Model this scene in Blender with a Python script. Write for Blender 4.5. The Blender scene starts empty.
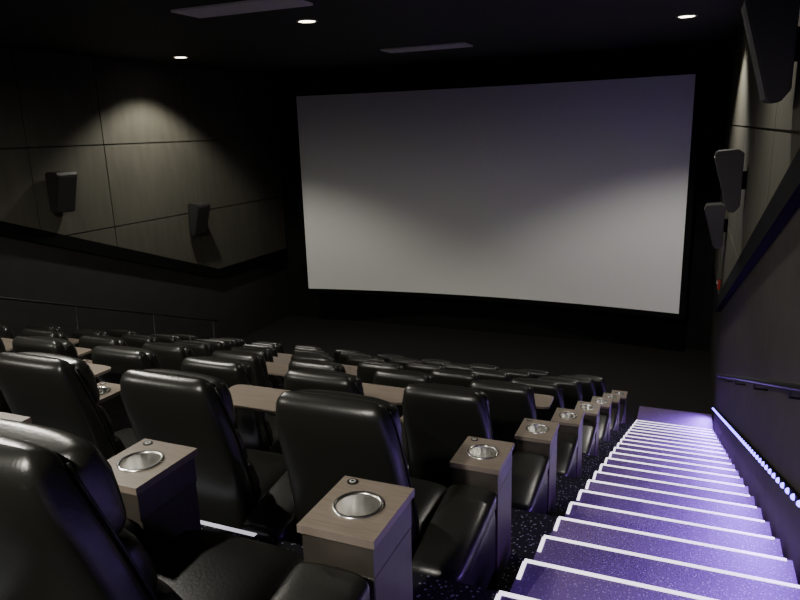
import bpy, bmesh, math, random
from mathutils import Vector, Matrix
random.seed(4)
scene=bpy.context.scene
CAMZ=5.48
# ------------------------------------------------------------------ materials
def new_mat(name):
    m=bpy.data.materials.new(name); m.use_nodes=True
    nt=m.node_tree; b=nt.nodes['Principled BSDF']; return m,nt,b
def simple(name,col,rough=.6,metal=0,spec=.5,bump=0,bscale=50,var=0):
    m,nt,b=new_mat(name)
    b.inputs['Base Color'].default_value=(*col,1); b.inputs['Roughness'].default_value=rough
    b.inputs['Metallic'].default_value=metal; b.inputs['Specular IOR Level'].default_value=spec
    if bump or var:
        tc=nt.nodes.new('ShaderNodeTexCoord'); n=nt.nodes.new('ShaderNodeTexNoise')
        n.inputs['Scale'].default_value=bscale; n.inputs['Detail'].default_value=4
        nt.links.new(tc.outputs['Object'],n.inputs['Vector'])
        if bump:
            bp=nt.nodes.new('ShaderNodeBump'); bp.inputs['Strength'].default_value=bump; bp.inputs['Distance'].default_value=.01
            nt.links.new(n.outputs['Fac'],bp.inputs['Height']); nt.links.new(bp.outputs['Normal'],b.inputs['Normal'])
        if var:
            r=nt.nodes.new('ShaderNodeValToRGB')
            r.color_ramp.elements[0].position=.3; r.color_ramp.elements[1].position=.7
            r.color_ramp.elements[0].color=(*[c*(1-var) for c in col],1)
            r.color_ramp.elements[1].color=(*[c*(1+var) for c in col],1)
            nt.links.new(n.outputs['Fac'],r.inputs['Fac']); nt.links.new(r.outputs['Color'],b.inputs['Base Color'])
    return m
def emis(name,col,s):
    m,nt,b=new_mat(name)
    b.inputs['Base Color'].default_value=(*[c*.5 for c in col],1)
    b.inputs['Emission Color'].default_value=(*col,1); b.inputs['Emission Strength'].default_value=s
    return m
def carpet(name,base,dot,scale,thr=.35):
    m,nt,b=new_mat(name)
    tc=nt.nodes.new('ShaderNodeTexCoord'); v=nt.nodes.new('ShaderNodeTexVoronoi'); v.inputs['Scale'].default_value=scale
    nt.links.new(tc.outputs['Object'],v.inputs['Vector'])
    r=nt.nodes.new('ShaderNodeValToRGB'); e=r.color_ramp.elements
    e[0].position=thr*.55; e[0].color=(*dot,1); e[1].position=thr; e[1].color=(*base,1)
    nt.links.new(v.outputs['Distance'],r.inputs['Fac']); nt.links.new(r.outputs['Color'],b.inputs['Base Color'])
    b.inputs['Roughness'].default_value=.95; b.inputs['Specular IOR Level'].default_value=.1
    n=nt.nodes.new('ShaderNodeTexNoise'); n.inputs['Scale'].default_value=120
    nt.links.new(tc.outputs['Object'],n.inputs['Vector'])
    bp=nt.nodes.new('ShaderNodeBump'); bp.inputs['Strength'].default_value=.5; bp.inputs['Distance'].default_value=.01
    nt.links.new(n.outputs['Fac'],bp.inputs['Height']); nt.links.new(bp.outputs['Normal'],b.inputs['Normal'])
    return m
def wood(name,c1,c2):
    m,nt,b=new_mat(name)
    tc=nt.nodes.new('ShaderNodeTexCoord'); mp=nt.nodes.new('ShaderNodeMapping'); mp.inputs['Scale'].default_value=(3,40,3)
    n=nt.nodes.new('ShaderNodeTexNoise'); n.inputs['Scale'].default_value=2.5; n.inputs['Detail'].default_value=6
    nt.links.new(tc.outputs['Object'],mp.inputs['Vector']); nt.links.new(mp.outputs['Vector'],n.inputs['Vector'])
    r=nt.nodes.new('ShaderNodeValToRGB'); e=r.color_ramp.elements
    e[0].position=.35;e[0].color=(*c1,1);e[1].position=.65;e[1].color=(*c2,1)
    nt.links.new(n.outputs['Fac'],r.inputs['Fac']); nt.links.new(r.outputs['Color'],b.inputs['Base Color'])
    b.inputs['Roughness'].default_value=.42
    return m
def panelmat(name,col):
    m,nt,b=new_mat(name)
    tc=nt.nodes.new('ShaderNodeTexCoord'); mp=nt.nodes.new('ShaderNodeMapping'); mp.inputs['Scale'].default_value=(3,3,.6)
    n=nt.nodes.new('ShaderNodeTexNoise'); n.inputs['Scale'].default_value=2; n.inputs['Detail'].default_value=8
    nt.links.new(tc.outputs['Object'],mp.inputs['Vector']); nt.links.new(mp.outputs['Vector'],n.inputs['Vector'])
    r=nt.nodes.new('ShaderNodeValToRGB'); e=r.color_ramp.elements
    e[0].position=.3;e[0].color=(*[c*.88 for c in col],1);e[1].position=.7;e[1].color=(*[c*1.1 for c in col],1)
    nt.links.new(n.outputs['Fac'],r.inputs['Fac']); nt.links.new(r.outputs['Color'],b.inputs['Base Color'])
    b.inputs['Roughness'].default_value=.85; b.inputs['Specular IOR Level'].default_value=.2
    return m
M_leather=simple('black_leather',(.014,.0145,.012),.33,0,.55,.08,90)
M_pipe=simple('leather_piping',(.006,.006,.006),.45)
M_base=simple('seat_base_black',(.012,.012,.012),.6)
M_wood=wood('tray_wood',(.185,.15,.12),(.235,.195,.16))
M_lam=wood('console_laminate',(.040,.034,.027),(.058,.050,.041))
M_steel=simple('brushed_steel',(.78,.77,.74),.26,1)
M_black=simple('black_plastic',(.008,.008,.008),.4)
M_white=simple('white_print',(.6,.6,.6),.5)
M_carpet=carpet('speckled_carpet',(.014,.014,.016),(.22,.22,.25),38,.28)
M_stair=carpet('stair_carpet_led_tint',(.135,.092,.18),(.29,.23,.36),60,.3)  # grey carpet with the violet LED light put into its base colour
M_nose=emis('nosing_led',(.96,.90,1.0),2.2)
M_nosedim=emis('nosing_led_dim',(.9,.88,1.0),.8)
M_led=emis('violet_led',(.20,.12,1.0),9)
M_panel=panelmat('fabric_panel',(.070,.067,.052))
M_wall=simple('wall_charcoal',(.018,.017,.015),.8,var=.15,bscale=3)
M_wallr=simple('wall_taupe',(.042,.037,.029),.85,var=.15,bscale=3,spec=.2)
M_trim=simple('trim_black',(.004,.004,.004),.8,spec=.08)
M_ceil=simple('ceiling_black',(.020,.018,.016),.75,var=.1,bscale=2)
M_front=simple('front_drape',(.007,.0068,.0065),.9,spec=.1)
M_floor=simple('floor_dark',(.010,.0095,.009),.85,var=.2,bscale=20,spec=.2)
M_screen=simple('screen_vinyl',(.755,.765,.735),.8,0,.2)
M_spk=simple('speaker_grille',(.016,.016,.015),.6,bump=.3,bscale=200)
M_spk2=simple('speaker_cabinet',(.022,.021,.020),.6,spec=.3)
M_vent=simple('vent_grey',(.85,.83,.78),.5)
M_lamp=emis('downlight_lens',(1,.90,.72),16)
M_ring=simple('downlight_ring',(.5,.48,.44),.4)
M_red=simple('alarm_red',(.5,.04,.015),.4)
M_rail=simple('rail_black',(.012,.012,.013),.4)
# ------------------------------------------------------------------ mesh helpers
def merge(bm,t,mat,smooth):
    for f in t.faces: f.material_index=mat; f.smooth=smooth
    me=bpy.data.meshes.new('tmp'); t.to_mesh(me); t.free(); bm.from_mesh(me); bpy.data.meshes.remove(me)
def box(bm,x0,x1,y0,y1,z0,z1,mat=0,bev=0,seg=2,smooth=False):
    t=bmesh.new(); bmesh.ops.create_cube(t,size=1)
    for v in t.verts: v.co=Vector(((x0+x1)/2+v.co.x*(x1-x0),(y0+y1)/2+v.co.y*(y1-y0),(z0+z1)/2+v.co.z*(z1-z0)))
    if bev: bmesh.ops.bevel(t,geom=t.edges[:],offset=bev,segments=seg,affect='EDGES',profile=.5)
    merge(bm,t,mat,smooth)
def loft(bm,secs,mat,N=36,r0=.0,r1=.0):
    t=bmesh.new(); S=[]
    secs=[(Vector(c),a,b,Vector(u).normalized(),Vector(v).normalized(),n) for c,a,b,u,v,n in secs]
    def endcap(s,d,r):
        out=[]
        for j in range(1,6):
            ph=j*math.pi/10; ins=r*(1-math.cos(ph))*.98
            out.append((s[0]+d*r*math.sin(ph),max(s[1]-ins,.002),max(s[2]-ins,.002),s[3],s[4],max(2.4,s[5]-.3*j)))
        return out
    if r0:
        d=(secs[0][0]-secs[1][0]).normalized(); S+=endcap(secs[0],d,r0)[::-1]
    S+=secs
    if r1:
        d=(secs[-1][0]-secs[-2][0]).normalized(); S+=endcap(secs[-1],d,r1)
    rings=[]
    for c,a,b,u,v,n in S:
        ring=[]
        for i in range(N):
            th=2*math.pi*(i+.5)/N; cs,sn=math.cos(th),math.sin(th)
            x=a*math.copysign(abs(cs)**(2/n),cs); y=b*math.copysign(abs(sn)**(2/n),sn)
            ring.append(t.verts.new(c+u*x+v*y))
        rings.append(ring)
    for k in range(len(rings)-1):
        for i in range(N):
            j=(i+1)%N; t.faces.new((rings[k][i],rings[k][j],rings[k+1][j],rings[k+1][i]))
    t.faces.new(rings[0][::-1]); t.faces.new(rings[-1])
    bmesh.ops.recalc_face_normals(t,faces=t.faces[:])
    merge(bm,t,mat,True)
def tube(bm,pts,r,mat,N=10,closed=False):
    t=bmesh.new(); pts=[Vector(p) for p in pts]; rings=[]; n=len(pts)
    for k,p in enumerate(pts):
        a=pts[(k-1)%n] if (closed or k>0) else p; b=pts[(k+1)%n] if (closed or k<n-1) else p
        d=(b-a).normalized(); up=Vector((0,0,1)) if abs(d.z)<.95 else Vector((0,1,0))
        u=d.cross(up).normalized(); v=u.cross(d)
        rings.append([t.verts.new(p+r*(u*math.cos(2*math.pi*i/N)+v*math.sin(2*math.pi*i/N))) for i in range(N)])
    for k in range(n if closed else n-1):
        A=rings[k];B=rings[(k+1)%n]
        for i in range(N):
            j=(i+1)%N; t.faces.new((A[i],A[j],B[j],B[i]))
    if not closed: t.faces.new(rings[0][::-1]); t.faces.new(rings[-1])
    bmesh.ops.recalc_face_normals(t,faces=t.faces[:]); merge(bm,t,mat,True)
def mesh_of(bm,name,mats):
    me=bpy.data.meshes.new(name); bm.to_mesh(me); bm.free()
    for m in mats: me.materials.append(m)
    return me
def obj(name,me,loc=(0,0,0),parent=None):
    o=bpy.data.objects.new(name,me); scene.collection.objects.link(o); o.location=loc
    if parent: o.parent=parent
    return o
def prism(bm,poly,axis_x0,axis_x1,mat):
    t=bmesh.new()
    a=[t.verts.new((axis_x0,y,z)) for y,z in poly]; b=[t.verts.new((axis_x1,y,z)) for y,z in poly]
    n=len(poly); t.faces.new(a); t.faces.new(b[::-1])
    for i in range(n): t.faces.new((a[i],b[i],b[(i+1)%n],a[(i+1)%n]))
    bmesh.ops.recalc_face_normals(t,faces=t.faces[:]); merge(bm,t,mat,False)
# ------------------------------------------------------------------ room constants
PITCH=1.485; RISE=.511; ST=PITCH/3; SR=RISE/3
XL,XR=-11.25,.70; YB,YF=-3.6,17.5; ZC=CAMZ+1.63
def Zk(k): return RISE*(7-k)
def nose(Y): return Zk(0)-.344*(Y-2.435)
# ------------------------------------------------------------------ recliner
def console(bm,cx):
    y0,y1=1.63,1.965; hx=.135; cy=(y0+y1)/2; hy=(y1-y0)/2; R=.076
    box(bm,cx-.125,cx+.125,1.645,1.95,.0,.56,3,.004,1)
    angs=sorted([2*math.pi*i/40 for i in range(40)]+[math.atan2(sy*hy,sx*hx)%(2*math.pi) for sx in(1,-1) for sy in(1,-1)])
    def ringslab(hx,hy,z0,z1,mat):
        t=bmesh.new(); L=[]
        for a in angs:
            c,s=math.cos(a),math.sin(a); k=min(hx/abs(c) if abs(c)>1e-6 else 9,hy/abs(s) if abs(s)>1e-6 else 9)
            L.append([t.verts.new((cx+c*R,cy+s*R,z1)),t.verts.new((cx+c*k,cy+s*k,z1)),t.verts.new((cx+c*k,cy+s*k,z0)),t.verts.new((cx+c*R,cy+s*R,z0))])
        n=len(L)
        for i in range(n):
            A,B=L[i],L[(i+1)%n]
            for q in range(4):
                r=(q+1)%4; t.faces.new((A[q],A[r],B[r],B[q]))
        bmesh.ops.recalc_face_normals(t,faces=t.faces[:]); merge(bm,t,mat,False)
    ringslab(hx-.010,hy-.012,.56,.672,3)
    ringslab(hx,hy,.672,.70,2)
    prof=[(.086,.700),(.086,.706),(.076,.7075),(.072,.700),(.067,.585),(.060,.572),(.001,.571)]
    t=bmesh.new(); rings=[[t.verts.new((cx+r*math.cos(2*math.pi*i/36),cy+r*math.sin(2*math.pi*i/36),z)) for i in range(36)] for r,z in prof]
    for a,b in zip(rings,rings[1:]):
        for i in range(36): t.faces.new((a[i],a[(i+1)%36],b[(i+1)%36],b[i]))
    bmesh.ops.recalc_face_normals(t,faces=t.faces[:]); merge(bm,t,4,True)
    for r,z,m in((.020,.7025,5),(.011,.7040,6),(.006,.7050,5)):
        t=bmesh.new(); bmesh.ops.create_cone(t,cap_ends=True,segments=20,radius1=r,radius2=r,depth=.003,matrix=Matrix.Translation((cx-.088,cy+.135,z-.0005))); merge(bm,t,m,False)
def arm(bm,cx):
    X=(1,0,0);Z=(0,0,1)
    loft(bm,[((cx,1.06,.26),.116,.19,X,Z,7),((cx,1.35,.275),.119,.21,X,Z,7),((cx,1.62,.285),.119,.22,X,Z,7)],0,r0=.05,r1=.02)
    loft(bm,[((cx,1.04,.455),.128,.056,X,Z,4),((cx,1.3,.50),.132,.062,X,Z,4),((cx,1.585,.535),.132,.066,X,Z,4)],0,r0=.05,r1=.04)
def recliner(end,tilt=0,dx=0,sc=1,zs=1):
    bm=bmesh.new(); X=(1,0,0)
    def T(y,z):
        return y-tilt*max(0,(z-.3)/.95)
    def DX(z): return dx*min(1,max(0,(z-.2)/.5))
    sp=[(1.20,.16,.29,.085),(1.185,.40,.305,.10),(1.14,.62,.31,.09),(1.09,.84,.305,.078),(1.035,1.02,.30,.072),(.995,1.15,.288,.070),(.985,1.215,.272,.065)]
    sp=[(T(y,z),z*zs,a*sc,b) for y,z,a,b in sp]
    secs=[]
    for i,(y,z,a,b) in enumerate(sp):
        p=sp[max(i-1,0)]; q=sp[min(i+1,len(sp)-1)]
        d=Vector((0,q[0]-p[0],q[1]-p[1])).normalized(); v=Vector((0,d.z,-d.y))
        secs.append(((DX(z),y,z),a,b,X,v,4.2))
    loft(bm,secs,0,N=44,r0=.04,r1=.064)
    def pillow(pts,w,th,n=3.2,r=.05,mat=0):
        ss=[]; pts=[(T(y,z),z*zs,s) for y,z,s in pts]
        for i,(y,z,s) in enumerate(pts):
            p=pts[max(i-1,0)]; q=pts[min(i+1,len(pts)-1)]
            d=Vector((0,q[0]-p[0],q[1]-p[1])).normalized(); v=Vector((0,d.z,-d.y))
            ss.append(((DX(z),y,z),w*sc,th*s,X,v,n))
        loft(bm,ss,mat,N=40,r0=r,r1=r)
    pillow([(1.135,1.00,.8),(1.115,1.06,1.05),(1.10,1.13,1.1),(1.085,1.19,.9)],.275,.085)
    pillow([(1.195,.76,.9),(1.18,.82,1.0),(1.155,.90,.85)],.28,.075)
    pillow([(1.27,.50,1.0),(1.255,.57,1.15),(1.225,.68,.9)],.285,.085)
    def on(i,sx):
        y,z,a,b=sp[i]; p=sp[max(i-1,0)]; q=sp[min(i+1,len(sp)-1)]
        d=Vector((0,q[0]-p[0],q[1]-p[1])).normalized(); v=Vector((0,d.z,-d.y))
        return Vector((sx*(a-.006)+DX(z),y,z))+v*(b*.70)
    right=[on(i,1) for i in range(len(sp))]; left=[on(i,-1) for i in range(len(sp)-1,-1,-1)]
    tube(bm,right,.0055,1); tube(bm,left,.0055,1)
    Z=(0,0,1)
    loft(bm,[((0,1.26,.40),.29,.085,X,Z,4),((0,1.45,.405),.292,.09,X,Z,4),((0,1.64,.41),.292,.09,X,Z,4),((0,1.76,.40),.29,.085,X,Z,4)],0,N=40,r0=.03,r1=.075)
    loft(bm,[((0,1.76,.13),.285,.055,X,(0,1,0),4),((0,1.775,.30),.288,.06,X,(0,1,0),4)],0,N=36,r0=.04,r1=.04)
    box(bm,-.27,.27,1.15,1.72,.0,.33,7,.01,1)
    for sx in(-1,1):
        box(bm,sx*.30-.012,sx*.30+.012,1.16,1.70,.05,.34,0,.008,2)
    arm(bm,-.465); console(bm,-.465)
    if end: arm(bm,.465); console(bm,.465)
    return mesh_of(bm,'recliner_end' if end else 'recliner',[M_leather,M_pipe,M_wood,M_lam,M_steel,M_black,M_white,M_base])
me_end=recliner(True); me_mid=recliner(False); me_tilt=recliner(True,.035,-.10,.94,.975)
bm=bmesh.new()
loft(bm,[((-.10,1.99,.722),.37,.165,(1,0,0),(0,1,0),9),((-.10,1.99,.744),.37,.165,(1,0,0),(0,1,0),9)],0,N=48)
for f in bm.faces: f.smooth=False
tube(bm,[(-.42,1.985,.45),(-.42,1.985,.724)],.018,1)
box(bm,-.45,-.39,1.948,2.0,.44,.52,1,.004,1)
me_tray=mesh_of(bm,'tray_table',[M_wood,M_black])
trays={(1,1),(1,3),(2,1),(2,5),(2,6),(3,0),(3,3),(4,1),(4,3),(4,4),(5,2),(3,5),(3,7),(5,5),(6,3)}
for k in range(-1,8):
    for i in range(9):
        cx=-1.41-.93*i
        o=obj('cinema_recliner',(me_tilt if k==0 else me_end) if i==0 else me_mid,(cx,PITCH*k,Zk(k)))
        if (k,i) in trays: obj('tray_table',me_tray,(0,0,0),o)
# ------------------------------------------------------------------ floor + terraces
bm=bmesh.new(); box(bm,XL-.2,XR+.2,YB-.2,YF+.2,-.3,0,0); obj('floor',mesh_of(bm,'floor',[M_floor]))
bm=bmesh.new()
XS=-.64
for k in range(-3,7):
    y0=.95+PITCH*k; y1=y0+PITCH
    if k==-3: y0=YB
    if y1<=YB: continue
    box(bm,-9.76,XS,max(y0,YB),y1,0,Zk(k),0)
    box(bm,-9.7,-1.85,y1-.02,y1+.004,Zk(k)-.015,Zk(k)+.004,1)
obj('seating_terrace',mesh_of(bm,'seating_terrace',[M_carpet,M_nosedim]))
def stairs(x0,x1,nm,mn):
    bm=bmesh.new()
    for n in range(-12,21):
        y1=2.435+ST*n; y0=y1-ST
        if y1<=YB: continue
        z=Zk(0)-SR*n
        box(bm,x0,x1,max(y0,YB),y1,0,z,0)
        box(bm,x0+.01,x1-.03,y1-.020,y1+.004,z-.014,z+.004,1)
        box(bm,x0+.005,x0+.025,y1-.16,y1-.020,z-.01,z+.004,1)
    box(bm,x0,x1,2.435+ST*20,13.40,0,.015,0)
    box(bm,x0+.01,x1,13.37,13.40,.0,.022,0)
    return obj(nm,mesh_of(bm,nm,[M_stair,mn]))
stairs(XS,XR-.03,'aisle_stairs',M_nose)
s2=stairs(XL+.02,-9.76,'aisle_stairs',M_trim)
s2.data.materials[0]=M_carpet
# ------------------------------------------------------------------ walls
def wall(nm,x0,x1,y0,y1,z0,z1,m):
    bm=bmesh.new(); box(bm,x0,x1,y0,y1,z0,z1); return obj(nm,mesh_of(bm,nm,[m]))
wall('wall_left',XL-.2,XL,YB-.2,YF+.2,0,ZC,M_wall)
wall('wall_right',XR,XR+.2,YB-.2,YF+.2,0,ZC,M_wallr)
wall('wall_back',XL,XR,YB-.2,YB,0,ZC,M_wall)
wall('ceiling',XL-.2,XR+.2,YB-.2,YF+.2,ZC,ZC+.2,M_ceil)
wall('wall_front',XL,XR,YF,YF+.2,0,ZC,M_front)
def trimline(Y): return 3.43-.344*(Y-10) if Y<14.2 else 3.43-.344*4.2
def clip(poly,f):
    out=[]
    for i,p in enumerate(poly):
        q=poly[(i+1)%len(poly)]; a,b=f(p),f(q)
        if a>=0: out.append(p)
        if (a>=0)!=(b>=0):
            t=a/(a-b); out.append((p[0]+(q[0]-p[0])*t,p[1]+(q[1]-p[1])*t))
    return out
ys=[YB,-1.4,.7,2.8,4.9,7.0,9.1,10.9,13.6,15.6,YF]
zs=[1.9,CAMZ-1.8,CAMZ-.1,ZC]
for side,xa,xb in (('left',XL,XL+.045),('right',XR-.045,XR)):
    bm=bmesh.new()
    for i in range(len(ys)-1):
        for j in range(len(zs)-1):
            g=.012
            P=[(ys[i]+g,zs[j]+g),(ys[i+1]-g,zs[j]+g),(ys[i+1]-g,zs[j+1]-g),(ys[i]+g,zs[j+1]-g)]
            P=clip(P,lambda p:p[1]-(3.43-.344*(p[0]-10)))
            if len(P)<3: continue
            prism(bm,P,xa,xb,0)
    obj('acoustic_panels_'+side,mesh_of(bm,'panels_'+side,[M_panel]))
    bm=bmesh.new()
    w=.13; xo=.09
    x0,x1=(XL,XL+xo) if side=='left' else (XR-xo,XR)
    P=[(y,trimline(y)) for y in(YB+.0,14.19,YF)]
    up=[(y,z+w) for y,z in P]; dn=[(y,z-w) for y,z in P][::-1]
    prism(bm,[up[0],up[1],dn[1],dn[2]],x0,x1,0); prism(bm,[up[1],up[2],dn[0],dn[1]],x0,x1,0)
    obj('trim_1' if side=='left' else 'trim_2',mesh_of(bm,'trim',[M_trim]))
# ------------------------------------------------------------------ screen
bm=bmesh.new()
sx0,sx1,sz0,sz1=-9.99,-.05,CAMZ-4.36,CAMZ+.98; NX=40
def sy(x):
    t=(x-(sx0+sx1)/2)/((sx1-sx0)/2); return 16.62+.42*(1-t*t)
def curved(bm,x0,x1,z0,z1,dy,th,mat):
    t=bmesh.new(); F=[];B=[]
    for i in range(NX+1):
        x=x0+(x1-x0)*i/NX; y=sy(min(max(x,sx0),sx1))+dy
        F.append((t.verts.new((x,y,z0)),t.verts.new((x,y,z1)))); B.append((t.verts.new((x,y+th,z0)),t.verts.new((x,y+th,z1))))
    for i in range(NX):
        t.faces.new((F[i][0],F[i+1][0],F[i+1][1],F[i][1])); t.faces.new((B[i][0],B[i][1],B[i+1][1],B[i+1][0]))
        t.faces.new((F[i][1],F[i+1][1],B[i+1][1],B[i][1])); t.faces.new((F[i][0],B[i][0],B[i+1][0],F[i+1][0]))
    t.faces.new((F[0][0],F[0][1],B[0][1],B[0][0])); t.faces.new((F[-1][0],B[-1][0],B[-1][1],F[-1][1]))
    bmesh.ops.recalc_face_normals(t,faces=t.faces[:]); merge(bm,t,mat,False)
curved(bm,sx0,sx1,sz0,sz1,0,.03,0)
for a in((sx0-.12,sx1+.12,sz1,sz1+.12),(sx0-.12,sx1+.12,sz0-.12,sz0)): curved(bm,*a,-.03,.10,1)
for a in((sx0-.14,sx0,sz0-.12,sz1+.12),(sx1,sx1+.14,sz0-.12,sz1+.12)): box(bm,a[0],a[1],16.58,16.72,a[2],a[3],1)
for x in(sx0+.3,-5.02,sx1-.3): box(bm,x-.06,x+.06,sy(x)+.04,YF,1.6,1.75,1); box(bm,x-.06,x+.06,sy(x)+.04,YF,5.6,5.75,1)
obj('cinema_screen',mesh_of(bm,'cinema_screen',[M_screen,M_trim]))
# ------------------------------------------------------------------ handrails
def rail(nm,x,wx,y0,y1,off,posts):
    bm=bmesh.new(); n=7
    tube(bm,[(x,y0,nose(y0)+off),(x,y1,nose(y1)+off)],.020,0,14)
    for i in range(n):
        y=y0+.15+(y1-y0-.3)*i/(n-1); z=nose(y)+off
        if posts: tube(bm,[(x,y,z),(x,y,max(0,z-off-.25))],.016,0)
        else: tube(bm,[(x,y,z-.0),(x,y,z-.07),(wx,y,z-.07)],.009,0)
    obj(nm,mesh_of(bm,nm,[M_rail]))
rail('wall_handrail',.60,XR,.4,11.6,1.03,False)
rail('aisle_handrail',-9.90,0,1.0,12.3,1.15,True)
# ------------------------------------------------------------------ violet led strip on right wall
bm=bmesh.new()
y0,y1=1.0,13.3; off=.36; L=(y1-y0)
P=[(y0,nose(y0)+off+.02),(y1,nose(y1)+off+.02),(y1,nose(y1)+off-.02),(y0,nose(y0)+off-.02)]
prism(bm,P,XR-.03,XR,1)
n=int(L/.20)
for i in range(n):
    y=y0+.1+i*.20; z=nose(y)+off
    t=bmesh.new(); bmesh.ops.create_uvsphere(t,u_segments=10,v_segments=6,radius=.019,matrix=Matrix.Translation((XR-.032,y,z))); merge(bm,t,0,True)
strip=obj('led_light_strip',mesh_of(bm,'led_light_strip',[M_led,M_trim]))
for i in range(5):
    yc=y0+L*(i+.5)/5
    ld=bpy.data.lights.new('violet_wash','AREA'); ld.shape='RECTANGLE'; ld.size=.03; ld.size_y=L/5
    ld.color=(.36,.15,1.0); ld.energy=(46,54,62,78,110)[i]; ld.spread=math.radians(112)
    o=obj('violet_wash_light',ld,(XR-.06,yc,nose(yc)+off-.03)); 
    yax=Vector((0,1,-.344)).normalized(); z=Vector((.55,0,.83)); z=(z-yax*z.dot(yax)).normalized(); x=yax.cross(z)
    o.rotation_euler=Matrix((x,yax,z)).transposed().to_euler()
    o.parent=strip
# ------------------------------------------------------------------ speakers
def speaker_mesh():
    bm=bmesh.new()
    poly=[(0.0,-.30),(.0,.36),(.06,.40),(.30,.38),(.33,.33),(.13,-.38),(.06,-.38)]
    t=bmesh.new(); w=.23
    a=[t.verts.new((x,-w,z)) for x,z in poly]; b=[t.verts.new((x,w,z)) for x,z in poly]; n=len(poly)
    t.faces.new(a);t.faces.new(b[::-1])
    for i in range(n): t.faces.new((a[i],b[i],b[(i+1)%n],a[(i+1)%n]))
    bmesh.ops.recalc_face_normals(t,faces=t.faces[:]); bmesh.ops.bevel(t,geom=t.edges[:],offset=.008,segments=2,affect='EDGES'); merge(bm,t,1,False)
    t=bmesh.new(); d=Vector((.33-.13,0,.33+.38)).normalized(); nrm=Vector((d.z,0,-d.x)); c=Vector((.23,0,-.025))+nrm*.006
    bmesh.ops.create_cube(t,size=1)
    for v in t.verts: v.co=c+d*v.co.z*.68+Vector((0,v.co.y*.42,0))+nrm*v.co.x*.015
    merge(bm,t,0,False)
    box(bm,-.06,.02,-.08,.08,-.1,.12,2,.006,1)
    return mesh_of(bm,'surround_speaker',[M_spk,M_spk2,M_trim])
ms=speaker_mesh()
for y,z in((5.75,CAMZ+.49),(9.8,CAMZ-.76),(13.35,CAMZ-1.83)):
    o=obj('surround_speaker',ms,(XR-.105,y,z)); o.rotation_euler=(0,0,math.pi)
for y,z in((5.9,CAMZ+.62),(9.55,CAMZ-.95),(13.4,CAMZ-1.95)):
    obj('surround_speaker',ms,(XL+.105,y,z))
bm=bmesh.new(); box(bm,XR-.095,XR-.045,13.95,14.08,2.35,2.53,0,.01,2); box(bm,XR-.115,XR-.09,13.98,14.05,2.45,2.51,1,.005,1)
obj('fire_alarm_strobe',mesh_of(bm,'fire_alarm_strobe',[M_red,M_white]))
# ------------------------------------------------------------------ ceiling vents
for y in(8.0,13.8):
    bm=bmesh.new(); 
    for a in((-.9,.9,-.3,-.26),(-.9,.9,.26,.3),(-.9,-.86,-.26,.26),(.86,.9,-.26,.26)): box(bm,a[0],a[1],a[2],a[3],-.03,0,0)
    for i in range(9):
        yy=-.22+i*.055; box(bm,-.86,.86,yy,yy+.03,-.022,-.004,0)
    obj('ceiling_air_vent',mesh_of(bm,'ceiling_air_vent',[M_vent]),(-5.55 if y<10 else -5.15,y,ZC))
# ------------------------------------------------------------------ downlights
def ring_mesh():
    bm=bmesh.new(); prof=[(.16,0),(.16,-.012),(.13,-.016),(.122,-.004),(.122,0)]
    rings=[[bm.verts.new((r*math.cos(2*math.pi*i/28),r*math.sin(2*math.pi*i/28),z)) for i in range(28)] for r,z in prof]
    for a,b in zip(rings,rings[1:]):
        for i in range(28): f=bm.faces.new((a[i],a[(i+1)%28],b[(i+1)%28],b[i])); f.smooth=True
    t=bmesh.new(); bmesh.ops.create_cone(t,cap_ends=True,segments=28,radius1=.122,radius2=.122,depth=.006,matrix=Matrix.Translation((0,0,-.006))); merge(bm,t,1,False)
    return mesh_of(bm,'recessed_downlight',[M_ring,M_lamp])
mr=ring_mesh()
W=(1,.96,.86)
for x,y,e,sz,bl in((-10.0,12.1,740,120,.42),(-.23,12.5,740,120,.42),(-5.44,9.5,90,110,.6),
             (-.15,6.9,250,136,.8),(-10.2,5.6,50,140,.9),(-5.4,3.6,700,176,.3),(-1.9,-1.2,800,172,.4),(-7.5,-1.2,560,172,.4)):  # the rear, widest-cone fixtures are out of view, added as fill light
    o=obj('recessed_downlight',mr,(x,y,ZC))
    ld=bpy.data.lights.new('bulb','SPOT'); ld.energy=e; ld.color=W; ld.spot_size=math.radians(sz); ld.spot_blend=bl; ld.shadow_soft_size=.11
    obj('bulb',ld,(0,0,-.05),o)
# ------------------------------------------------------------------ world + camera
w=bpy.data.worlds.new('World'); scene.world=w; w.use_nodes=True
w.node_tree.nodes['Background'].inputs[0].default_value=(.01,.01,.012,1)
th=math.radians(23.2); p=math.radians(14.0); ro=math.radians(1.81)
F=Vector((-math.sin(th),math.cos(th),0)); R0=Vector((math.cos(th),math.sin(th),0)); Zv=Vector((0,0,1))
fwd=F*math.cos(p)-Zv*math.sin(p); up0=F*math.sin(p)+Zv*math.cos(p)
R=R0*math.cos(ro)-up0*math.sin(ro); U=R0*math.sin(ro)+up0*math.cos(ro)
cd=bpy.data.cameras.new('camera'); cd.lens=30.6; cd.sensor_width=36; cd.clip_start=.05; cd.clip_end=100
cam=obj('camera',cd,(0,0,CAMZ)); cam.rotation_euler=Matrix((R,U,-fwd)).transposed().to_euler()
scene.camera=cam
